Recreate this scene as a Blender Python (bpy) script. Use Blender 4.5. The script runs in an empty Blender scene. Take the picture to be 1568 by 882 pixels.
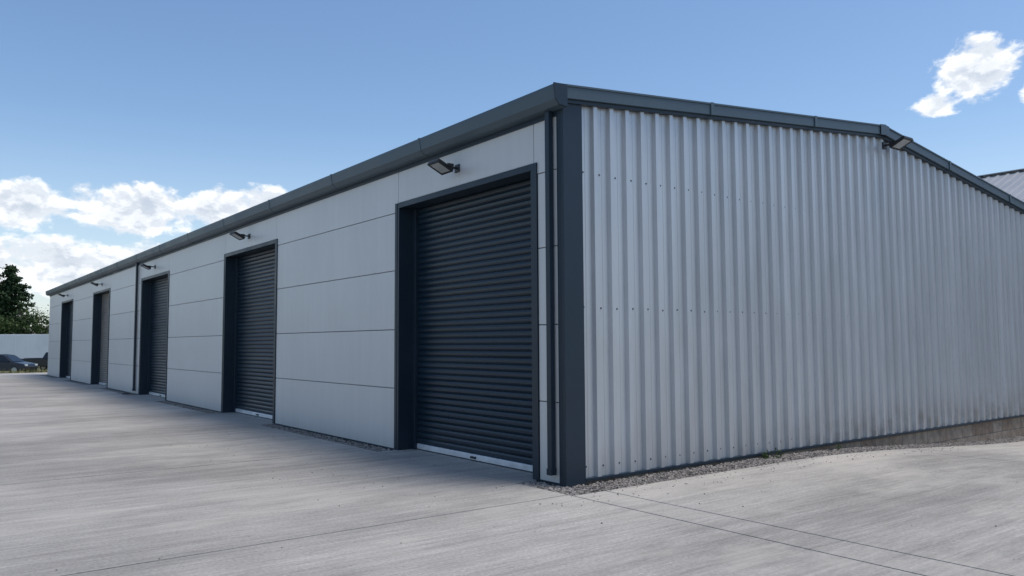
import bpy, bmesh, math, random
import numpy as np
from mathutils import Vector, Matrix, Quaternion
random.seed(7); rng=np.random.default_rng(7)
sc=bpy.context.scene
sc.view_settings.view_transform='Standard'; sc.view_settings.look='None'; sc.view_settings.exposure=0
COL=bpy.context.collection

# ---------------------------------------------------------------- node helpers
class NT:
    def __init__(s,nt): s.nt=nt
    def n(s,t,**k):
        nd=s.nt.nodes.new(t)
        for a,v in k.items(): setattr(nd,a,v)
        return nd
    def set(s,sock,v):
        if isinstance(v,bpy.types.NodeSocket): s.nt.links.new(v,sock)
        else: sock.default_value=v
    def math(s,op,a,b=None,c=None,clamp=False):
        nd=s.n('ShaderNodeMath',operation=op,use_clamp=clamp); s.set(nd.inputs[0],a)
        if b is not None: s.set(nd.inputs[1],b)
        if c is not None: s.set(nd.inputs[2],c)
        return nd.outputs[0]
    def mix(s,f,a,b,mode='MIX'):
        nd=s.n('ShaderNodeMix',data_type='RGBA',blend_type=mode); s.set(nd.inputs[0],f)
        s.set(nd.inputs[6],a); s.set(nd.inputs[7],b); return nd.outputs[2]
    def noise(s,vec,scale,detail=4,rough=.55,dist=0):
        nd=s.n('ShaderNodeTexNoise'); s.set(nd.inputs['Vector'],vec); s.set(nd.inputs['Scale'],scale)
        nd.inputs['Detail'].default_value=detail; nd.inputs['Roughness'].default_value=rough; nd.inputs['Distortion'].default_value=dist
        return nd.outputs[0]
    def mapr(s,v,a,b,c,d,smooth=False):
        nd=s.n('ShaderNodeMapRange'); nd.clamp=True
        if smooth: nd.interpolation_type='SMOOTHSTEP'
        s.set(nd.inputs[0],v)
        for i,q in enumerate((a,b,c,d)): s.set(nd.inputs[i+1],q)
        return nd.outputs[0]
    def scale(s,vec,sc3,loc=(0,0,0),rot=(0,0,0)):
        nd=s.n('ShaderNodeMapping'); s.set(nd.inputs[0],vec); nd.inputs['Scale'].default_value=sc3; nd.inputs['Location'].default_value=loc; nd.inputs['Rotation'].default_value=rot
        return nd.outputs[0]
    def bump(s,h,strength,dist=.01):
        nd=s.n('ShaderNodeBump'); s.set(nd.inputs['Height'],h); nd.inputs['Strength'].default_value=strength; nd.inputs['Distance'].default_value=dist
        return nd.outputs[0]
def mat(name,col=(.5,.5,.5),rough=.5,metal=0.0,build=None,spec=.5):
    m=bpy.data.materials.new(name); m.use_nodes=True; t=NT(m.node_tree)
    b=m.node_tree.nodes['Principled BSDF']; b.inputs['Base Color'].default_value=(*col,1); b.inputs['Roughness'].default_value=rough
    b.inputs['Metallic'].default_value=metal; b.inputs['Specular IOR Level'].default_value=spec
    pos=t.n('ShaderNodeNewGeometry').outputs['Position']
    if build: build(t,b,pos)
    return m
def varied(c,amt=.1,scale=2.0,rough=None,bump=0.0,bscale=3.0,bdist=.01,stretch=(1,1,1),rand=0.0):
    def f(t,b,pos):
        v=t.scale(pos,stretch)
        n=t.noise(v,scale,3)
        k=t.mapr(n,.3,.7,1-amt,1+amt)
        if rand:
            r=t.n('ShaderNodeObjectInfo').outputs['Random']
            k=t.math('MULTIPLY',k,t.mapr(r,0,1,1-rand,1+rand))
        cc=t.mix(1.0,(*c,1),k,'MULTIPLY')
        t.set(b.inputs['Base Color'],cc)
        if rough: t.set(b.inputs['Roughness'],t.mapr(n,.3,.7,rough[0],rough[1]))
        if bump: t.set(b.inputs['Normal'],t.bump(t.noise(pos,bscale,1),bump,bdist))
    return f
def z_of(t,pos):
    nd=t.n('ShaderNodeSeparateXYZ'); t.set(nd.inputs[0],pos); return nd.outputs
def b_panel(t,b,pos):
    c=z_of(t,pos)
    n=t.noise(t.scale(pos,(1,.6,.6)),.9,3)
    streak=t.noise(t.scale(pos,(1,5,.35)),1.5,4)
    k=t.math('ADD',t.mapr(n,.3,.7,.965,1.03),t.mapr(streak,.35,.7,.015,-.025))
    r=t.n('ShaderNodeObjectInfo').outputs['Random']
    k=t.math('MULTIPLY',k,t.mapr(r,0,1,.975,1.02))
    dirt=t.math('MULTIPLY',t.mapr(c[2],0.0,.40,.18,0,True),t.mapr(t.noise(t.scale(pos,(1,3,1)),3,5),.35,.7,.2,1))
    cc=t.mix(1.0,(.61,.61,.595,1),k,'MULTIPLY')
    cc=t.mix(dirt,cc,(.30,.27,.23,1))
    t.set(b.inputs['Base Color'],cc)
    t.set(b.inputs['Normal'],t.bump(t.noise(t.scale(pos,(1,.7,1)),1.3,1),.25,.02))
M_panel=mat('light_grey_panel_paint',rough=.42,build=b_panel,metal=.1)
def b_clad(t,b,pos):
    c=z_of(t,pos)
    n=t.noise(t.scale(pos,(1.2,1,.12)),1.6,4)
    n2=t.noise(t.scale(pos,(3,1,.9)),1.1,4)
    k=t.math('MULTIPLY',t.mapr(n,.3,.7,.90,1.05),t.mapr(n2,.3,.7,.94,1.04))
    zf=t.mapr(c[2],0.0,.75,1,0,True); xf=t.mapr(c[0],2.5,6.5,.25,1,True)
    d=t.math('MULTIPLY',t.math('MULTIPLY',zf,xf),t.mapr(t.noise(t.scale(pos,(2.5,1,1.2)),2.2,6,.7),.4,.68,0,.9))
    cc=t.mix(1.0,(.52,.535,.55,1),k,'MULTIPLY'); cc=t.mix(d,cc,(.30,.27,.235,1))
    t.set(b.inputs['Base Color'],cc)
    t.set(b.inputs['Roughness'],t.mapr(n2,.3,.7,.32,.44))
M_clad=mat('silver_box_profile_sheet',metal=.45,build=b_clad)
DK=(.014,.028,.044)
M_dark=mat('slate_blue_flashing',build=varied(DK,.12,1.5,(.36,.5),.1,2.0),spec=.4)
M_gut=mat('slate_gutter_paint',build=varied((.060,.092,.115),.10,1.2,(.4,.52),.15,3.0))
def b_shut(t,b,pos):
    n=t.noise(t.scale(pos,(1,.5,6)),1.2,4)
    cc=t.mix(1.0,(.007,.021,.036,1),t.mapr(n,.3,.7,.8,1.25),'MULTIPLY')
    dust=t.math('MULTIPLY',t.mapr(z_of(t,pos)[2],0,.5,.10,0,True),t.mapr(t.noise(pos,5,5),.35,.65,.2,1))
    cc=t.mix(dust,cc,(.2,.19,.17,1))
    t.set(b.inputs['Base Color'],cc); t.set(b.inputs['Roughness'],t.mapr(n,.3,.7,.30,.42))
M_shut=mat('dark_blue_shutter_slats',build=b_shut,spec=.42)
M_shut2=mat('grey_shutter_slats',build=varied((.17,.16,.145),.12,2,(.35,.5)))
M_back=mat('panel_joint_dark',(.06,.065,.07),.8)
M_alu=mat('aluminium_bottom_rail',build=varied((.80,.81,.82),.12,6,(.3,.45)),metal=.4)
M_screw=mat('fastener_cap',(.07,.08,.095),.4,.0)
M_glass=mat('lamp_glass',build=varied((.38,.41,.42),.1,12,(.12,.2)))
M_lampbody=mat('lamp_casing',build=varied((.02,.022,.025),.15,9,(.4,.55)))
M_roof=mat('roof_sheet_grey',build=varied((.34,.35,.36),.1,.7,(.4,.6)))
def b_block(t,b,pos):
    c=z_of(t,pos); cmb=t.n('ShaderNodeCombineXYZ'); t.set(cmb.inputs[0],c[0]); t.set(cmb.inputs[1],c[2])
    br=t.n('ShaderNodeTexBrick'); t.set(br.inputs['Vector'],cmb.outputs[0])
    br.inputs['Scale'].default_value=1; br.inputs['Brick Width'].default_value=.45; br.inputs['Row Height'].default_value=.225
    br.inputs['Mortar Size'].default_value=.008; br.inputs['Color1'].default_value=(.27,.19,.13,1); br.inputs['Color2'].default_value=(.38,.31,.24,1); br.inputs['Mortar'].default_value=(.16,.15,.14,1)
    cc=t.mix(1.0,br.outputs[0],t.mapr(t.noise(pos,7,6),.3,.7,.65,1.25),'MULTIPLY')
    t.set(b.inputs['Base Color'],cc); t.set(b.inputs['Normal'],t.bump(t.noise(pos,60,4),.5,.01))
M_block=mat('plinth_blockwork',rough=.9,build=b_block)
def b_conc(t,b,pos):
    r=t.n('ShaderNodeObjectInfo').outputs['Random']
    blot=t.noise(pos,.34,7,.70)
    band=t.noise(t.scale(pos,(.09,.45,1),(3,0,0)),1.0,3,.5)
    fine=t.noise(t.scale(pos,(1.3,21,1)),1.0,5,.80)
    tamp=t.noise(t.scale(pos,(.17,5.4,1)),1.0,2,.6)
    grit=t.noise(pos,34,3,.8)
    k=t.math('MULTIPLY',t.mapr(blot,.3,.7,.78,1.20),t.mapr(band,.35,.65,.86,1.13))
    k=t.math('MULTIPLY',k,t.mapr(tamp,.32,.68,.88,1.10))
    k=t.math('MULTIPLY',k,t.mapr(fine,.3,.7,.76,1.22))
    k=t.math('MULTIPLY',k,t.mapr(grit,.3,.7,.78,1.22))
    k=t.math('MULTIPLY',k,t.mapr(r,0,1,.93,1.07))
    cc=t.mix(1.0,(.415,.385,.340,1),k,'MULTIPLY')
    du=t.noise(t.scale(pos,(.30,.62,1),(0,0,0),(0,0,math.radians(14))),1.0,6,.72)
    dm=t.mapr(du,.48,.64,0,.62,True)
    cc=t.mix(dm,cc,t.mix(1.0,(.54,.495,.425,1),t.mapr(fine,.3,.7,.84,1.13),'MULTIPLY'))
    vo=t.n('ShaderNodeTexVoronoi'); t.set(vo.inputs['Vector'],pos); vo.inputs['Scale'].default_value=5.0
    sp=t.mapr(vo.outputs['Distance'],.035,.06,1,0)
    wn=z_of(t,vo.outputs['Color'])
    sp=t.math('MULTIPLY',sp,t.math('GREATER_THAN',wn[0],.80))
    cc=t.mix(t.math('MULTIPLY',sp,.6),cc,(.13,.12,.11,1))
    t.set(b.inputs['Base Color'],cc)
    t.set(b.inputs['Normal'],t.bump(fine,.7,.010))
M_conc=mat('brushed_concrete',rough=.85,build=b_conc,spec=.3)
M_joint=mat('joint_sealant',(.08,.075,.07),.9)
def b_gravel(t,b,pos):
    vo=t.n('ShaderNodeTexVoronoi'); t.set(vo.inputs['Vector'],pos); vo.inputs['Scale'].default_value=34
    w=z_of(t,vo.outputs['Color'])
    cc=t.mix(w[0],(.08,.07,.065,1),(.40,.36,.315,1)); t.set(b.inputs['Base Color'],cc)
    t.set(b.inputs['Normal'],t.bump(vo.outputs['Distance'],.8,.02))
M_gravel=mat('gravel',rough=.9,build=b_gravel)
def b_ground(t,b,pos):
    n=t.noise(pos,.12,5,.6); n2=t.noise(pos,6,4,.7)
    cc=t.mix(t.mapr(n,.4,.6,0,1),(.075,.10,.035,1),(.17,.145,.085,1))
    cc=t.mix(1.0,cc,t.mapr(n2,.3,.7,.6,1.4),'MULTIPLY'); t.set(b.inputs['Base Color'],cc)
    t.set(b.inputs['Normal'],t.bump(n2,.8,.05))
M_ground=mat('rough_grass_ground',rough=.95,build=b_ground)

# ---------------------------------------------------------------- mesh helpers
def empty(name,loc=(0,0,0)):
    e=bpy.data.objects.new(name,None); e.location=loc; COL.objects.link(e); return e
def mesh_obj(name,verts,faces,m,parent=None,smooth=False):
    me=bpy.data.meshes.new(name); me.from_pydata([tuple(map(float,v)) for v in verts],[],[tuple(map(int,f)) for f in faces]); me.update()
    ms=m if isinstance(m,(list,tuple)) else [m]
    for q in ms: me.materials.append(q)
    o=bpy.data.objects.new(name,me); COL.objects.link(o)
    if parent: o.parent=parent
    if smooth: me.polygons.foreach_set('use_smooth',[True]*len(me.polygons))
    return o
BOXF=[(0,3,2,1),(4,5,6,7),(0,1,5,4),(1,2,6,5),(2,3,7,6),(3,0,4,7)]
def boxv(x0,x1,y0,y1,z0,z1): return [(x0,y0,z0),(x1,y0,z0),(x1,y1,z0),(x0,y1,z0),(x0,y0,z1),(x1,y0,z1),(x1,y1,z1),(x0,y1,z1)]
def bevel(o,w,seg=2):
    md=o.modifiers.new('bevel','BEVEL'); md.width=w; md.segments=seg; md.limit_method='ANGLE'; md.angle_limit=math.radians(35)
def box(name,x0,x1,y0,y1,z0,z1,m,parent=None,bev=0.0):
    o=mesh_obj(name,boxv(x0,x1,y0,y1,z0,z1),BOXF,m,parent)
    if bev: bevel(o,bev)
    return o
def boxes(name,lst,m,parent=None,bev=0.0):
    V=[];Fs=[]
    for b in lst:
        n=len(V); V+=boxv(*b); Fs+=[tuple(i+n for i in f) for f in BOXF]
    o=mesh_obj(name,V,Fs,m,parent)
    if bev: bevel(o,bev)
    return o

# ---------------------------------------------------------------- site levels
def ss(t): t=max(0,min(1,t)); return t*t*(3-2*t)
def g(x,y): return -0.36*ss((x-3.5)/9.0)-0.62*ss((y-47)/12.0)
def sheet(name,xs,ys,dz,m,parent=None,thick=0):
    V=[(x,y,g(x,y)+dz) for y in ys for x in xs]; nx=len(xs); ny=len(ys)
    Fs=[(j*nx+i,j*nx+i+1,(j+1)*nx+i+1,(j+1)*nx+i) for j in range(ny-1) for i in range(nx-1)]
    if thick:
        n=len(V); V+=[(x,y,z-thick) for x,y,z in V]
        def side(a,b): Fs.append((b,a,a+n,b+n))
        for i in range(nx-1): side(i,i+1); side((ny-1)*nx+i+1,(ny-1)*nx+i)
        for j in range(ny-1): side((j+1)*nx,j*nx); side(j*nx+nx-1,(j+1)*nx+nx-1)
    return mesh_obj(name,V,Fs,m,parent)
def rngf(a,b,st):
    n=max(1,int(math.ceil((b-a)/st))); return [a+(b-a)*i/n for i in range(n+1)]
L=42.6; XE=14.7
xs=[-1500,-400,-120,-60]+rngf(-40,40,1.5)+[60,120,400,1500]
ys=[-1500,-400,-120,-60,-40,0,20,40]+rngf(47,59,1.0)+[70,90,120,400,1500]
sheet('ground',xs,ys,-.13,M_ground)

doors=[(.50,3.84),(8.95,12.27),(17.5,20.84),(26.1,29.42),(34.7,38.04)]
yard=empty('concrete_yard')
gap=.010
def slab(x0,x1,y0,y1,n):
    sheet('slab_%d'%n,rngf(x0+gap,x1-gap,1.0),rngf(y0+gap,y1-gap,1.0) if y1>47 else [y0+gap,y1-gap],0,M_conc,yard,.11)
k=0
GX=-.33
xcuts=[-30,-24.2,-18.2,-12.2,-6.2,GX]
ycuts=[-30,-20,-10.3,-.45,4.1,8.6,12.6,17.1,21.2,25.8,29.8,34.3,38.4,42.6,48.5]
for i in range(len(xcuts)-1):
    for j in range(len(ycuts)-1):
        k+=1; slab(xcuts[i],xcuts[i+1],ycuts[j],ycuts[j+1],k)
for (a,b) in ((-30,-20),(-20,-10.3),(-10.3,-5.2),(-5.2,-.52)):
    k+=1; slab(GX,.13,a,b,k)
    for (c,d) in ((.13,6.4),(6.4,12.6),(12.6,19),(19,32)):
        k+=1; slab(c,d,a,b,k)
for (y0,y1) in doors:
    k+=1; sheet('door_apron_%d'%k,[GX+gap,.36],[y0-.02,y1+.02],-.004,M_conc,yard,.1)
k+=1; slab(GX,16,43.2,48.5,k)
boxes('joint_filler',[(GX-.02,GX+.02,-30,-.55,-.1,-.012),(.11,.15,-30,-.55,-.1,-.010)]+[(x-.02,x+.02,-30,48,-.1,-.012) for x in xcuts[1:-1]]+[(-30,GX-.02,y-.02,y+.02,-.1,-.011) for y in ycuts[1:-1]],M_joint,yard)

grav=empty('gravel_margin')
sheet('gravel_bed_gable',rngf(-.33,16,.5),[-.53,-.02],-.030,M_gravel,grav)
gaps=[(-.44,.48),(3.86,8.93),(12.29,17.48),(20.86,26.08),(29.44,34.68),(38.06,43.2)]
sheet('gravel_bed_side',[-.34,0.02],[-.44,43.2],-.033,M_gravel,grav)
oct_v=np.array([(1,0,0),(-1,0,0),(0,1,0),(0,-1,0),(0,0,1),(0,0,-1)],float)
oct_f=np.array([(0,2,4),(2,1,4),(1,3,4),(3,0,4),(2,0,5),(1,2,5),(3,1,5),(0,3,5)])
def stones(name,regs,parent,m,smin=.009,smax=.024):
    V=[];Fs=[];n=0
    for (x0,x1,y0,y1,dz,cnt) in regs:
        for _ in range(cnt):
            x=random.uniform(x0,x1); y=random.uniform(y0,y1); s=random.uniform(smin,smax)
            A=oct_v*np.array([s*random.uniform(.8,1.5),s*random.uniform(.8,1.4),s*random.uniform(.5,.9)])
            A=A*rng.uniform(.75,1.2,(6,1)); an=random.uniform(0,6.28); c,sn=math.cos(an),math.sin(an)
            A=A@np.array([[c,sn,0],[-sn,c,0],[0,0,1]])
            A+=np.array([x,y,g(x,y)+dz+s*.3]); V.append(A); Fs.append(oct_f+n); n+=6
    return mesh_obj(name,np.vstack(V),np.vstack(Fs),m,parent)
regs=[(-.32,14.5,-.56,-.06,-.018,9500),(-.31,-.02,-.42,.46,-.022,500)]
for a,b in gaps[1:3]: regs.append((-.33,-.02,a,b,-.022,1400))
regs.append((-.42,-.05,20.9,22.0,-.005,260))
stones('gravel_stones',regs,grav,M_gravel)
regs=[(-.9,8,-1.0,-.46,.002,220),(-2.6,GX,-.2,9,.002,140),(-12,8,-6,0,.002,100)]
stones('loose_grit',regs,grav,M_gravel,.003,.010)
GU=empty('drain_gully')
boxes('grate',[(-.40,-.16,21.26,21.28,.0,.03),(-.40,-.16,21.52,21.54,.0,.03),(-.40,-.38,21.281,21.519,.0,.03),(-.18,-.16,21.281,21.519,.0,.03)]+[(-.36+.035*i,-.345+.035*i,21.281,21.519,.004,.026) for i in range(5)],M_lampbody,GU)

# ---------------------------------------------------------------- the unit
B=empty('industrial_unit')
APX=7.2
def rt(x): return 4.54+(5.27-4.54)*(x+.2)/(APX+.2) if x<=APX else 5.27-(x-APX)*.125
segs=[(0.0,.50)]+[(doors[i][1],doors[i+1][0]) for i in range(4)]+[(doors[4][1],L)]
boxes('wall_backing',[(.045,.16,a,b,-.1,4.4) for a,b in segs]+[(.045,.16,a,b,3.76,4.4) for a,b in doors],M_back,B)
rows=[(.0,.918),(.918,1.812),(1.812,2.722),(2.722,3.62),(3.62,4.40)]
cnt=0
for (a,b) in segs:
    a2=a+(.07 if a>0 else .06); b2=b-.07 if b<L else b-.08
    for (z0,z1) in rows:
        if z0>3.5: a2,b2=(a if a>0 else a2),(b if b<L else b2)
        cnt+=1; o=box('wall_panel_%d'%cnt,0,.06,a2+.005,b2-.005,z0+.005,z1-.005,M_panel,B,.004)
for (a,b) in doors:
    cnt+=1; box('wall_panel_%d'%cnt,0,.06,a+.005,b-.005,3.765,4.395,M_panel,B,.004)
boxes('base_flashing',[(-.006,.05,a+.0,b-.0,-.05,.012) for a,b in segs],M_dark,B)
def slats(name,x,y0,y1,z0,z1,m,parent,p=.088):
    V=[];Fs=[]; n=int((z1-z0)/p)
    prof=[(0.0,.008),(.08,-.004),(.30,-.013),(.62,-.014),(.88,-.005),(.96,.009)]
    zz=[];xx=[]
    for i in range(n+1):
        for (t,dx) in prof:
            z=z0+(i+t)*p
            if z<z1: zz.append(z); xx.append(x+dx)
    for z,xq in zip(zz,xx): V+=[(xq,y0,z),(xq,y1,z)]
    for i in range(len(zz)-1): Fs.append((2*i,2*i+2,2*i+3,2*i+1))
    return mesh_obj(name,V,Fs,m,parent)
for i,(a,b) in enumerate(doors):
    D=empty('roller_door_%d'%(i+1)); D.parent=B
    dm=M_shut2 if i==3 else M_shut
    H=3.68
    boxes('reveal',[(-.012,.36,a-.0,a+.05,0,H),(-.012,.36,b-.05,b,0,H),(-.012,.36,a,b,H,H+.08)],M_dark,D,.003)
    boxes('face_trim',[(-.018,.0,a-.07,a-.002,0,H+.08),(-.018,.0,b+.002,b+.07,0,H+.08)],M_dark,D,.003)
    boxes('guide_rail',[(.22,.30,a+.052,a+.15,0.0,H-.002),(.22,.30,b-.15,b-.052,0,H-.002)],M_dark,D,.004)
    slats('shutter_curtain',.285,a+.12,b-.12,.09,H-.003,dm,D)
    box('bottom_rail',.255,.30,a+.152,b-.152,.012,.088,M_alu,D,.006)
    box('rail_seal',.262,.295,a+.152,b-.152,-.003,.012,M_back,D)
    box('lift_handle',.235,.256,(a+b)/2-.06,(a+b)/2+.06,.03,.06,M_lampbody,D,.004)
boxes('corner_flashing',[(-.014,.285,-.056,-.004,-.02,4.42),(-.014,.044,-.004,.062,-.02,4.42)],M_dark,B,.004)
def downpipe(y,parent,nm,w=.075):
    P=empty(nm); P.parent=parent
    box('pipe',-.085,-.018,y,y+w,.17,4.32,M_dark,P,.005)
    box('shoe',-.095,-.014,y-.004,y+w+.004,.10,.175,M_dark,P,.005)
downpipe(.115,B,'downpipe_front'); downpipe(21.35,B,'downpipe_middle',.09)
def extr_y(name,prof,y0,y1,m,parent,bev=0):
    n=len(prof); V=[(x,y0,z) for x,z in prof]+[(x,y1,z) for x,z in prof]
    Fs=[tuple(range(n)),tuple(range(2*n-1,n-1,-1))]+[(i,i+n,(i+1)%n+n,(i+1)%n) for i in range(n)]
    o=mesh_obj(name,V,Fs,m,parent); 
    bm=bmesh.new(); bm.from_mesh(o.data); bmesh.ops.recalc_face_normals(bm,faces=bm.faces); bm.to_mesh(o.data); bm.free()
    if bev: bevel(o,bev)
    return o
gp=[(-.012,4.30),(-.13,4.31),(-.185,4.37),(-.20,4.47),(-.205,4.50),(-.205,4.54),(-.19,4.54),(-.012,4.55)]
extr_y('eaves_gutter',gp,-.125,L+.12,M_gut,B,.004)
extr_y('painted_eaves_shadow',[(-.016,4.24),(-.004,4.24),(-.004,4.31),(-.016,4.31)],.065,L,M_dark,B)  # dark strip added to stand in for the shadow band below the gutter
gp2=[((x+.1)*1.035-.1-.002,(z-4.42)*1.04+4.42) for x,z in gp]
for j,y in enumerate(np.arange(2.85,L,3.0)):
    extr_y('gutter_union_%d'%(j+1),[(min(x,-.0),z) for x,z in gp2],y,y+.05,M_gut,B)
extr_y('gutter_stop_end',[(x-.004,z+.004) for x,z in gp2],-.145,-.126,M_dark,B)
def verge(name,top,bot,y0,y1,xs_,m):
    V=[];Fs=[]
    for x in xs_: V+=[(x,y0,rt(x)+top),(x,y1,rt(x)+top),(x,y0,rt(x)+bot),(x,y1,rt(x)+bot)]
    for i in range(len(xs_)-1):
        a=4*i;b=a+4
        Fs+=[(a,b,b+1,a+1),(a+2,a+3,b+3,b+2),(a,a+2,b+2,b),(a+1,b+1,b+3,a+3)]
    e=4*(len(xs_)-1); Fs+=[(0,1,3,2),(e,e+2,e+3,e+1)]
    o=mesh_obj(name,V,Fs,m,B); bevel(o,.004); return o
vx=[-.19,APX,XE+.15]
verge('verge_flashing_front',-.012,-.150,-.12,-.002,vx,M_gut)
verge('verge_flashing_rear',-.012,-.165,L+.002,L+.12,vx,M_gut)
verge('verge_cap_front',.012,-.014,-.134,.198,[-.18,APX,XE+.14],M_gut)
verge('verge_drip_front',-.150,-.195,-.085,-.01,[.0,APX,XE],M_dark)
for x in (2.6,5.1,9.6,12.3):
    V=[];
    for xx in (x-.03,x+.03):
        V+=[(xx,-.137,rt(xx)+.016),(xx,-.1,rt(xx)+.016),(xx,-.137,rt(xx)-.155),(xx,-.1,rt(xx)-.155)]
    mesh_obj('verge_lap',V,[(0,1,5,4),(2,6,7,3),(0,4,6,2),(1,3,7,5),(0,2,3,1),(4,5,7,6)],M_gut,B)
mesh_obj('apex_cap',[(APX-.14,-.14,rt(APX-.14)+.018),(APX,-.14,rt(APX)+.020),(APX+.14,-.14,rt(APX+.14)+.018),(APX-.14,-.14,rt(APX-.14)-.16),(APX,-.14,rt(APX)-.16),(APX+.14,-.14,rt(APX+.14)-.16),
 (APX-.14,-.1,rt(APX-.14)+.018),(APX,-.1,rt(APX)+.020),(APX+.14,-.1,rt(APX+.14)+.018)],[(0,3,4,1),(1,4,5,2),(0,1,7,6),(1,2,8,7)],M_gut,B)
def ribbed(name,x0,x1,yw,sgn,zb,ztop,m,parent,p=.27,axis='x',depth=.048):
    prof=[(0,0),(.078,0),(.082,.09),(.090,.09),(.094,0),(.172,0),(.190,1),(.252,1)]
    pts=[]; x=x0
    while x<x1:
        for t,h in prof:
            if x+t<=x1: pts.append((x+t,h))
        x+=p
    V=[];Fs=[]
    for (x,h) in pts:
        off=yw+sgn*(.004+h*depth)
        for z in (zb,ztop(x)):
            V.append((x,off,z) if axis=='x' else (off,x,z))
    for i in range(len(pts)-1): Fs.append((2*i,2*i+2,2*i+3,2*i+1) if (sgn<0)==(axis=='x') else (2*i,2*i+1,2*i+3,2*i+2))
    return mesh_obj(name,V,Fs,m,parent),pts
ribbed('gable_cladding',.286,XE,0,-1,.05,lambda x:rt(x)-.13,M_clad,B)
ribbed('gable_cladding_rear',.05,XE,L,1,.05,lambda x:rt(x)-.13,M_clad,B)
ribbed('side_cladding_rear',0,L,XE,1,-.35,lambda x:4.25,M_clad,B,axis='y')
V=[];xs_=[.05,APX,XE-.002]
for y in (0.02,L-.02):
    for x in xs_: V+=[(x,y,-.5),(x,y,rt(x)-.14)]
mesh_obj('inner_shell',V,[(0,2,3,1),(2,4,5,3),(6,7,9,8),(8,9,11,10),(4,10,11,5)],M_back,B)
box('blockwork_plinth',.29,XE,-.0,.14,-.6,.045,M_block,B)
box('side_plinth_rear',XE-.14,XE-.004,.15,L,-.6,.0,M_block,B)
box('gable_base_drip',.286,XE,-.06,-.001,.018,.05,M_dark,B,.003)
V=[];Fs=[]
def cap(x,y,z,r=.013,h=.009):
    n=len(V)
    for k2 in range(6):
        a=k2*math.pi/3; V.append((x+r*math.cos(a),y,z+r*math.sin(a)))
    for k2 in range(6):
        a=k2*math.pi/3; V.append((x+r*.7*math.cos(a),y-h,z+r*.7*math.sin(a)))
    for k2 in range(6): Fs.append((n+k2,n+(k2+1)%6,n+6+(k2+1)%6,n+6+k2))
    Fs.append(tuple(n+6+k2 for k2 in range(6)))
x=.286
while x<XE-.3:
    for z in (.17,2.007,3.605):
        cap(x+.045+random.uniform(-.006,.006),-.004,z+random.uniform(-.008,.008))
    x+=.27
mesh_obj('sheet_fasteners',V,Fs,M_screw,B)
def roofside(name,xa,xb):
    pts=[];y=-.1
    while y<L+.1:
        for t,h in ((0,0),(.2,0),(.235,1),(.30,1)): pts.append((y+t,h))
        y+=.333
    V=[];Fs=[]
    for (y,h) in pts:
        for x in (xa,xb): V.append((x,y,rt(x)-.03+h*.03))
    for i in range(len(pts)-1): Fs.append((2*i,2*i+1,2*i+3,2*i+2))
    mesh_obj(name,V,Fs,M_roof,B)
roofside('roof_slope_left',-.06,APX); roofside('roof_slope_right',APX,XE+.1)

# ---------------------------------------------------------------- wall floodlights
def floodlight(mat4):
    E=empty('wall_floodlight')
    box('wall_plate',0,.018,-.05,.05,-.05,.05,M_lampbody,E,.004)
    box('arm',.018,.17,-.013,.013,-.010,.016,M_lampbody,E,.006)
    boxes('yoke',[(.15,.175,-.14,.14,-.012,.012),(.15,.24,-.152,-.14,-.02,.015),(.15,.24,.14,.152,-.02,.015)],M_lampbody,E,.002)
    H=bpy.data.objects.new('lamp_head',None); COL.objects.link(H); H.parent=E; H.location=(.24,0,-.01); H.rotation_euler=(0,math.radians(-26),0)
    boxes('casing',[(-.11,.13,-.13,.13,-.012,.020)],M_lampbody,H,.008)
    boxes('frame',[(-.11,-.084,-.13,.13,-.026,-.0121),(.104,.13,-.13,.13,-.026,-.0121),(-.0839,.1039,-.13,-.104,-.026,-.0121),(-.0839,.1039,.104,.13,-.026,-.0121)],M_lampbody,H,.003)
    box('glass',-.083,.103,-.103,.103,-.019,-.0122,M_glass,H)
    boxes('cooling_fin',[(-.02+.026*i,-.014+.026*i,-.10,.10,.020,.034) for i in range(5)],M_lampbody,H)
    boxes('control_gear',[(-.105,-.03,-.05,.05,.021,.055)],M_lampbody,H,.006)
    E.matrix_world=mat4
    return E
for y in (2.17,10.6,19.15,27.7,36.3):
    floodlight(Matrix.Translation((0,y,4.0))@Matrix.Rotation(math.pi,4,'Z')@Matrix.Rotation(math.radians(random.uniform(-3,3)),4,'Z')@Matrix.Scale(1.1,4))
floodlight(Matrix.Translation((7.3,-.05,4.95))@Matrix.Rotation(-math.pi/2,4,'Z')@Matrix.Scale(1.2,4))

# ---------------------------------------------------------------- neighbouring shed
N=empty('neighbouring_warehouse')
X0,X1,XR=20.0,33.2,26.6; Y0,Y1=-14.0,6.0; ze,zr=5.0,7.85; gz=-.5
for nm,(xa,za),(xb,zb_) in (('roof_slope_near',(X0-.2,ze-.09),(XR,zr)),('roof_slope_far',(XR,zr),(X1+.2,ze-.09))):
    pts=[];y=Y0-.15
    while y<Y1+.15:
        for t,h in ((0,0),(.2,0),(.235,1),(.30,1)): pts.append((y+t,h))
        y+=.333
    V=[];Fs=[]
    for (y,h) in pts:
        V+= [(xa,y,za+h*.035),(xb,y,zb_+h*.035)]
    for i in range(len(pts)-1): Fs.append((2*i,2*i+1,2*i+3,2*i+2))
    mesh_obj(nm,V,Fs,M_roof,N)
V=[(X0,Y0,gz),(X1,Y0,gz),(X1,Y0,ze),(XR,Y0,zr-.05),(X0,Y0,ze),(X0,Y1,gz),(X1,Y1,gz),(X1,Y1,ze),(XR,Y1,zr-.05),(X0,Y1,ze)]
mesh_obj('walls',V,[(0,1,2,3,4),(5,9,8,7,6),(0,4,9,5),(1,6,7,2)],M_clad,N)
box('ridge_cap',XR-.18,XR+.18,Y0-.16,Y1+.16,zr+.02,zr+.06,M_roof,N,.01)
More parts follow.
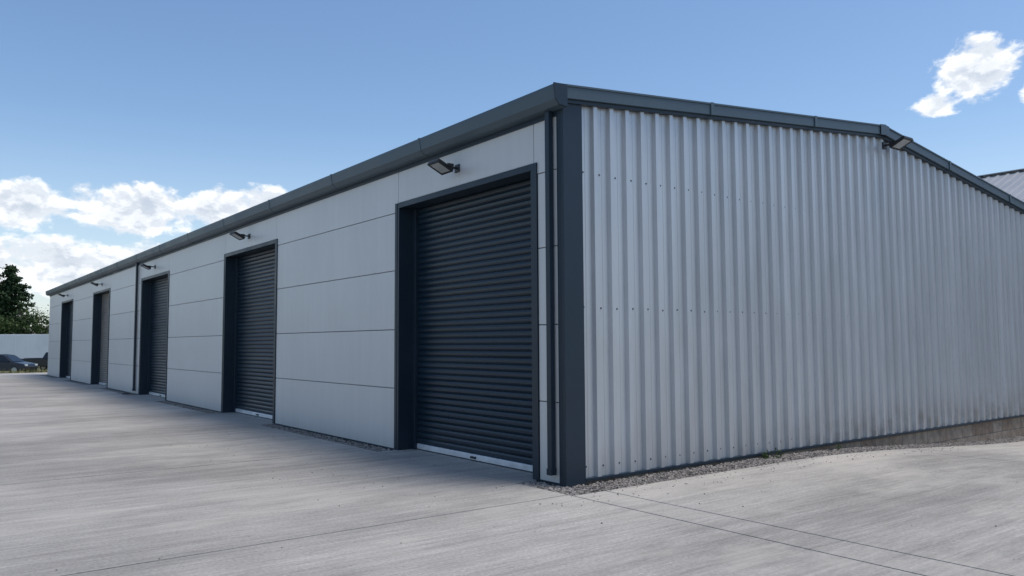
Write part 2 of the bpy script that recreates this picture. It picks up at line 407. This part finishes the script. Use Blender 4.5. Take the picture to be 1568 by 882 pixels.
box('roller_door',X0-.03,X0-.005,-6,-2,gz,3.4,M_shut,N)
box('gutter_near',X0-.34,X0-.2,Y0-.1,Y1+.1,ze-.26,ze-.12,M_gut,N,.01)

# ---------------------------------------------------------------- vehicles
M_tyre=mat('tyre_rubber',(.02,.02,.02),.8); M_rim=mat('alloy_rim',(.45,.46,.47),.35,.8)
M_win=mat('car_glass',(.015,.02,.025),.06); M_lampw=mat('headlamp',(.75,.75,.72),.15); M_lampr=mat('tail_lamp',(.35,.02,.02),.2)
def prism(name,prof,w0,w1,zsplit,m,parent,bev=.05):
    n=len(prof); V=[]
    for s in (-1,1):
        for (x,z) in prof:
            w=w0 if z<=zsplit else w1
            V.append((x,s*w,z))
    Fs=[tuple(range(n)),tuple(range(2*n-1,n-1,-1))]+[(i,i+n,(i+1)%n+n,(i+1)%n) for i in range(n)]
    o=mesh_obj(name,V,Fs,m,parent)
    bm=bmesh.new(); bm.from_mesh(o.data); bmesh.ops.recalc_face_normals(bm,faces=bm.faces); bm.to_mesh(o.data); bm.free()
    bevel(o,bev,3); return o
def wheel(parent,x,y,r=.34,w=.22):
    for nm,rr,ww,m in (('tyre',r,w,M_tyre),('rim',r*.66,w+.02,M_rim)):
        bm=bmesh.new(); bmesh.ops.create_cone(bm,cap_ends=True,segments=24,radius1=rr,radius2=rr,depth=ww,matrix=Matrix.Rotation(math.pi/2,4,'X'))
        me=bpy.data.meshes.new(nm); bm.to_mesh(me); bm.free(); me.materials.append(m); o=bpy.data.objects.new(nm,me); COL.objects.link(o); o.parent=parent; o.location=(x,y,r); bevel(o,.025,2)
def vehicle(name,loc,ang,kind,col):
    E=empty(name); M=mat(name+'_paint',col,.25,.2)
    if kind=='suv':
        body=[(-2.15,.32),(-1.75,.28),(1.8,.26),(2.15,.34),(2.2,.62),(2.1,.82),(1.15,1.0),(-2.1,1.02),(-2.2,.7)]
        cab=[(1.15,.96),(.35,1.55),(-.3,1.63),(-1.5,1.58),(-2.05,1.0)]
        win=[(.85,1.03),(.28,1.50),(-.3,1.56),(-1.4,1.51),(-1.78,1.05)]
    else:
        body=[(-2.6,.45),(2.2,.38),(2.55,.5),(2.6,.85),(2.45,1.05),(1.3,1.14),(-.7,1.12),(-2.6,1.16)]
        cab=[(1.25,1.1),(.6,1.68),(-.6,1.72),(-.85,1.1)]
        win=[(1.0,1.16),(.5,1.61),(-.5,1.64),(-.65,1.16)]
    prism('body',body,.90,.88,.7,M,E,.06)
    prism('cabin',cab,.86,.68,1.2,M,E,.05)
    for s in (-1,1):
        V=[(x,s*(.872 if z<1.2 else .705)+0,z) for x,z in win]
        f=tuple(range(len(win))); mesh_obj('side_glass',V,[f if s<0 else f[::-1]],M_win,E)
    a,b=cab[0],cab[1]; c,d=cab[-1],cab[-2]
    mesh_obj('windscreen',[(a[0]-.05,-.75,a[1]+.08),(a[0]-.05,.75,a[1]+.08),(b[0]+.07,.6,b[1]-.02),(b[0]+.07,-.6,b[1]-.02)],[(0,1,2,3)],M_win,E)
    mesh_obj('rear_glass',[(c[0]-.02,-.7,c[1]+.12),(c[0]-.02,.7,c[1]+.12),(d[0]-.07,.58,d[1]-.04),(d[0]-.07,-.58,d[1]-.04)],[(0,3,2,1)],M_win,E)
    fx=body[3][0]
    boxes('headlamps',[(fx-.12,fx+.04,-.84,-.5,.66,.80),(fx-.12,fx+.04,.5,.84,.66,.80)],M_lampw,E,.02)
    bx=body[0][0]
    boxes('tail_lamps',[(bx-.06,bx+.1,-.86,-.7,.75,1.0),(bx-.06,bx+.1,.7,.86,.75,1.0)],M_lampr,E,.02)
    boxes('door_mirrors',[(.72,.86,-1.02,-.88,1.02,1.14),(.72,.86,.88,1.02,1.02,1.14)],M,E,.03)
    if kind!='suv': box('load_bed_cover',-2.5,-.95,-.8,.8,1.165,1.20,M_back,E,.02)
    wb=1.32 if kind=='suv' else 1.6
    for x in (-wb,wb):
        for s in (-1,1): wheel(E,x,s*.80)
    E.location=loc; E.rotation_euler=(0,0,ang); return E
hd=math.radians(-37.3)
def G(x,y): return g(x,y)-.13
vehicle('parked_car',(.3,70.5,G(.3,70.5)+.02),hd,'suv',(.025,.03,.045))
vehicle('pickup_truck',(4.7,76.0,G(4,76)+.02),hd,'pickup',(.02,.022,.026))
T=empty('box_trailer'); Mw=mat('white_trailer_panel',build=varied((.82,.82,.81),.05,.5,(.35,.5)))
box('box_body',-6.5,6.5,-1.25,1.25,.95,3.55,Mw,T,.03)
boxes('side_ribs',[(-6.5+i*1.3-.02,-6.5+i*1.3+.02,-1.265,-1.25,1.02,3.48) for i in range(1,10)],Mw,T)
boxes('chassis',[(-6.4,6.4,-.5,-.38,.7,.948),(-6.4,6.4,.38,.5,.7,.948),(-4,1.5,-1.15,-1.1,.5,.94)],M_back,T)
for x in (-5.2,-3.9,-2.6,4.8):
    for s in (-1,1): wheel(T,x,s*1.05,.45,.3)
T.location=(2.6,94.0,G(2,94)); T.rotation_euler=(0,0,hd)

# ---------------------------------------------------------------- vegetation
def leafmat(name,c1,c2,scale=.8):
    def f(t,b,pos):
        n=t.noise(pos,scale,2); n2=t.noise(pos,scale*9,1)
        cc=t.mix(t.mapr(n,.35,.65,0,1),(*c1,1),(*c2,1)); cc=t.mix(1.0,cc,t.mapr(n2,.3,.7,.55,1.45),'MULTIPLY')
        t.set(b.inputs['Base Color'],cc)
    return mat(name,rough=.7,build=f,spec=.2)
M_con=leafmat('conifer_needles',(.020,.042,.018),(.045,.078,.030)); M_leaf=leafmat('hedge_leaves',(.04,.07,.022),(.085,.12,.04))
M_bark=mat('bark',build=varied((.11,.09,.07),.3,4)); M_grass=leafmat('grass_blades',(.12,.14,.04),(.36,.31,.13),2.0)
def leaves(P,s,up=.0):
    n=len(P); a=rng.normal(size=(n,3)); a/=np.linalg.norm(a,axis=1)[:,None]; b=np.cross(a,rng.normal(size=(n,3))); b/=np.linalg.norm(b,axis=1)[:,None]
    S=(s*rng.uniform(.5,1.3,n))[:,None]
    V=np.stack([P-a*S,P+b*S*.6,P+a*S,P-b*S*.6],1).reshape(-1,3); Fs=np.arange(4*n).reshape(n,4); return V,Fs
def tube(path,r0,r1,V,Fs,seg=6):
    path=[Vector(p) for p in path]; base=len(V)
    for i,p in enumerate(path):
        d=(path[min(i+1,len(path)-1)]-path[max(i-1,0)]).normalized(); u=d.orthogonal().normalized(); w=d.cross(u); r=r0+(r1-r0)*i/(len(path)-1)
        for k2 in range(seg):
            a=2*math.pi*k2/seg; V.append(tuple(p+(u*math.cos(a)+w*math.sin(a))*r))
    for i in range(len(path)-1):
        for k2 in range(seg): Fs.append((base+i*seg+k2,base+i*seg+(k2+1)%seg,base+(i+1)*seg+(k2+1)%seg,base+(i+1)*seg+k2))
def conifer(x,y,h,R):
    E=empty('conifer_tree'); V=[];Fs=[]; P=[]
    tube([(0,0,0),(.05,0,h*.5),(0,0,h*.97)],.22,.03,V,Fs)
    z=h*.10
    while z<h*.98:
        t=z/h; rr=R*(1-t)**.62*(.6+.4*random.random())+.12
        nb=8 if t<.8 else 5
        for _ in range(nb):
            a=random.uniform(0,6.28); ln=rr*random.uniform(.6,1.15); dr=random.uniform(.05,.30)
            tip=Vector((math.cos(a)*ln,math.sin(a)*ln,z-dr*ln+.1*ln)); tube([(0,0,z),tip],.035,.01,V,Fs,3)
            m=int(12+ln*15)
            for q in range(m):
                u=random.random()**.6; P.append(np.array([tip.x*u,tip.y*u,z+(tip.z-z)*u])+rng.normal(size=3)*np.array([.2,.2,.12])*(1+.5*(1-u)))
        z+=h*.028
    mesh_obj('trunk_and_limbs',V,Fs,M_bark,E); LV,LF=leaves(np.array(P),.22); mesh_obj('needles',LV,LF,M_con,E)
    E.location=(x,y,G(x,y)); return E
conifer(3.3,105.2,12.1,4.5); conifer(.2,107.5,11.2,4.0); conifer(-9,104,8.5,2.4)
def baretree(x,y,h,lf):
    E=empty('bare_tree'); V=[];Fs=[];P=[]
    def br(p,d,ln,r,lv):
        q=p+d*ln; mid=(p+q)/2+Vector(rng.normal(size=3))*ln*.06
        tube([p,mid,q],r,r*.6,V,Fs,5 if lv<2 else 3)
        if lv>=3:
            for _ in range(lf): P.append(np.array(q)+rng.normal(size=3)*.25)
        if lv>=5: return
        for _ in range(3 if lv<4 else 2):
            nd=(d+Vector(rng.normal(size=3))*.42+Vector((0,0,.12))).normalized(); br(q,nd,ln*random.uniform(.62,.85),r*.58,lv+1)
    br(Vector((0,0,0)),Vector((0,0,1)),h*.27,.15,0)
    mesh_obj('trunk_and_twigs',V,Fs,M_bark,E)
    if P: LV,LF=leaves(np.array(P),.07); mesh_obj('young_leaves',LV,LF,M_leaf,E)
    E.location=(x,y,G(x,y))
baretree(6.1,103,8.2,1); baretree(8.6,101.5,7.4,2); baretree(-14,100,7.5,2)
P=[]
for i in range(120):
    s=i/119.0; c=Vector((-45,112,0)).lerp(Vector((13,99.5,0)),s); hh=random.uniform(4.2,7.0)*(1.0 if s<.93 else .85)
    gz_=G(c.x,c.y)
    for _ in range(6):
        cc=np.array([c.x+random.gauss(0,.5),c.y+random.gauss(0,.8),gz_+random.uniform(.3,1)*hh]); P.append(cc+rng.normal(size=(40,3))*np.array([.5,.5,.45]))
LV,LF=leaves(np.vstack(P),.19); mesh_obj('hedgerow',LV,LF,M_leaf)
P=[]
for i in range(300):
    a=i/300*2*math.pi; r=random.uniform(170,210); hh=random.uniform(5,9)
    c=np.array([math.cos(a)*r,math.sin(a)*r,-.5])
    P.append(c+rng.normal(size=(50,3))*np.array([2.4,2.4,1])*[1,1,hh*.22]+np.array([0,0,hh*.45]))
LV,LF=leaves(np.vstack(P),1.0); mesh_obj('distant_trees',LV,LF,M_leaf)
def blades(name,cx,cy,ax,ay,n,h0,h1,m):
    X=rng.uniform(-1,1,(n,2)); V=[];Fs=[]
    ca,sa=math.cos(hd),math.sin(hd)
    for i in range(n):
        lx,ly=X[i,0]*ax,X[i,1]*ay; x=cx+lx*ca-ly*sa; y=cy+lx*sa+ly*ca
        if y<48.7: continue
        h=random.uniform(h0,h1); a=random.uniform(0,3.14); w=.02+.02*random.random()
        z=G(x,y); dx,dy=math.cos(a)*w,math.sin(a)*w; l=random.gauss(0,.3)*h; l2=random.gauss(0,.3)*h; b=len(V)
        V+=[(x-dx,y-dy,z),(x+dx,y+dy,z),(x+l,y+l2,z+h)]; Fs.append((b,b+1,b+2))
    return mesh_obj(name,V,Fs,m)
blades('grass_verge',-3,57.5,17,5.5,14000,.15,.5,M_grass)
P=[];
for (wx,wy,n) in ((3.6,-.14,50),(3.78,-.2,30),(5.4,-.12,22)):
    P.append(np.array([wx,wy,g(wx,0)+.03])+rng.normal(size=(n,3))*np.array([.05,.035,.03]))
LV,LF=leaves(np.vstack(P),.022); mesh_obj('weed_plant',LV,LF,M_leaf)

# ---------------------------------------------------------------- light & sky
SAZ=math.radians(130); SEL=math.radians(70)
S=Vector((math.cos(SEL)*math.sin(SAZ),math.cos(SEL)*math.cos(SAZ),math.sin(SEL)))
ld=bpy.data.lights.new('sun','SUN'); ld.energy=2.1; ld.angle=math.radians(24); ld.color=(1,.94,.86)
lo=bpy.data.objects.new('sun',ld); COL.objects.link(lo); lo.rotation_euler=S.to_track_quat('Z','Y').to_euler(); lo.location=(0,0,60)
w=bpy.data.worlds.new('World'); sc.world=w; w.use_nodes=True; t=NT(w.node_tree); w.node_tree.nodes.clear()
sky=t.n('ShaderNodeTexSky'); sky.sky_type='NISHITA'; sky.sun_disc=False; sky.sun_elevation=SEL; sky.sun_rotation=SAZ
sky.air_density=1.0; sky.dust_density=.9; sky.ozone_density=1.2; sky.altitude=60
gen=t.n('ShaderNodeTexCoord').outputs['Generated']; xyz=z_of(t,gen)
R2D=57.29578
az=t.math('MULTIPLY',t.math('ARCTAN2',xyz[0],xyz[1]),R2D); el=t.math('MULTIPLY',t.math('ARCSINE',xyz[2]),R2D)
blobs=[(4.8,8.7,3.4,1.6,1.6),(11.6,8.9,4.6,1.8,1.6),(18.6,9.2,5.0,1.7,1.55),(8,4.9,14,1.9,1.4),(68.3,16.8,2.5,2.0,1.5),(66.0,14.9,1.6,.7,.9),(71.8,14.7,1.3,.9,1.0),
 (-22,9,9,2.2,1),(96,10,9,2.4,1),(-120,11,14,3,1)]
m=None
for (a,e,ra,re,wt) in blobs:
    u=t.math('MULTIPLY_ADD',az,1/ra,-a/ra); v=t.math('MULTIPLY_ADD',el,1/re,-e/re)
    r=t.math('MULTIPLY_ADD',v,v,t.math('MULTIPLY',u,u))
    q=t.math('MULTIPLY',t.math('SUBTRACT',1.0,r),wt)
    m=q if m is None else t.math('MAXIMUM',m,q)
m=t.math('MULTIPLY',t.math('MAXIMUM',m,-1.5),.50)
def nz(eo,det):
    cmb=t.n('ShaderNodeCombineXYZ'); t.set(cmb.inputs[0],az); t.set(cmb.inputs[1],t.math('MULTIPLY_ADD',el,1.5,eo*1.5))
    return t.noise(cmb.outputs[0],.46,det,.60,.15)
n0=nz(0,7); n1=nz(.55,4)
d0=t.math('MULTIPLY_ADD',t.math('SUBTRACT',n0,.5),2.4,m)
cov=t.mapr(d0,-.08,.42,0,1,True)
lit=t.mapr(t.math('SUBTRACT',n0,n1),-.08,.10,0,1,True)
thick=t.mapr(d0,.15,1.1,1,.0,True)
lit2=t.math('ADD',t.math('MULTIPLY',lit,.60),t.math('MULTIPLY',thick,.50),clamp=True)
ccol=t.mix(lit2,(4.5,5.1,6.0,1),(8.8,8.9,9.0,1))
hs=t.n('ShaderNodeHueSaturation'); hs.inputs['Saturation'].default_value=1.12; hs.inputs['Value'].default_value=1.22; t.set(hs.inputs['Color'],sky.outputs[0])
haze=t.mapr(el,0,16,.42,0,True)
base=t.mix(haze,hs.outputs[0],(6.0,6.8,7.7,1))
colr=t.mix(t.math('MULTIPLY',cov,.96),base,ccol)
bg=t.n('ShaderNodeBackground'); t.set(bg.inputs[0],colr); bg.inputs[1].default_value=.13
ow=t.n('ShaderNodeOutputWorld'); w.node_tree.links.new(bg.outputs[0],ow.inputs[0])
try:
    w.cycles.sampling_method='MANUAL'; w.cycles.sample_map_resolution=256
except Exception: pass

# ---------------------------------------------------------------- camera
cd=bpy.data.cameras.new('camera'); cam=bpy.data.objects.new('camera',cd); COL.objects.link(cam); sc.camera=cam
cd.sensor_width=36; cd.lens=1207.09/1568*36; cd.clip_end=5000; cd.clip_start=.05
yaw,pitch,roll=.6499,.0696,-.0053
F=Vector((math.sin(yaw)*math.cos(pitch),math.cos(yaw)*math.cos(pitch),math.sin(pitch))); R=Vector((math.cos(yaw),-math.sin(yaw),0)); U=R.cross(F)
Rr=R*math.cos(roll)+U*math.sin(roll); Ur=-R*math.sin(roll)+U*math.cos(roll)
mx=Matrix((Rr,Ur,-F)).transposed().to_4x4(); mx.translation=Vector((-5.901,-6.8166,1.6)); cam.matrix_world=mx
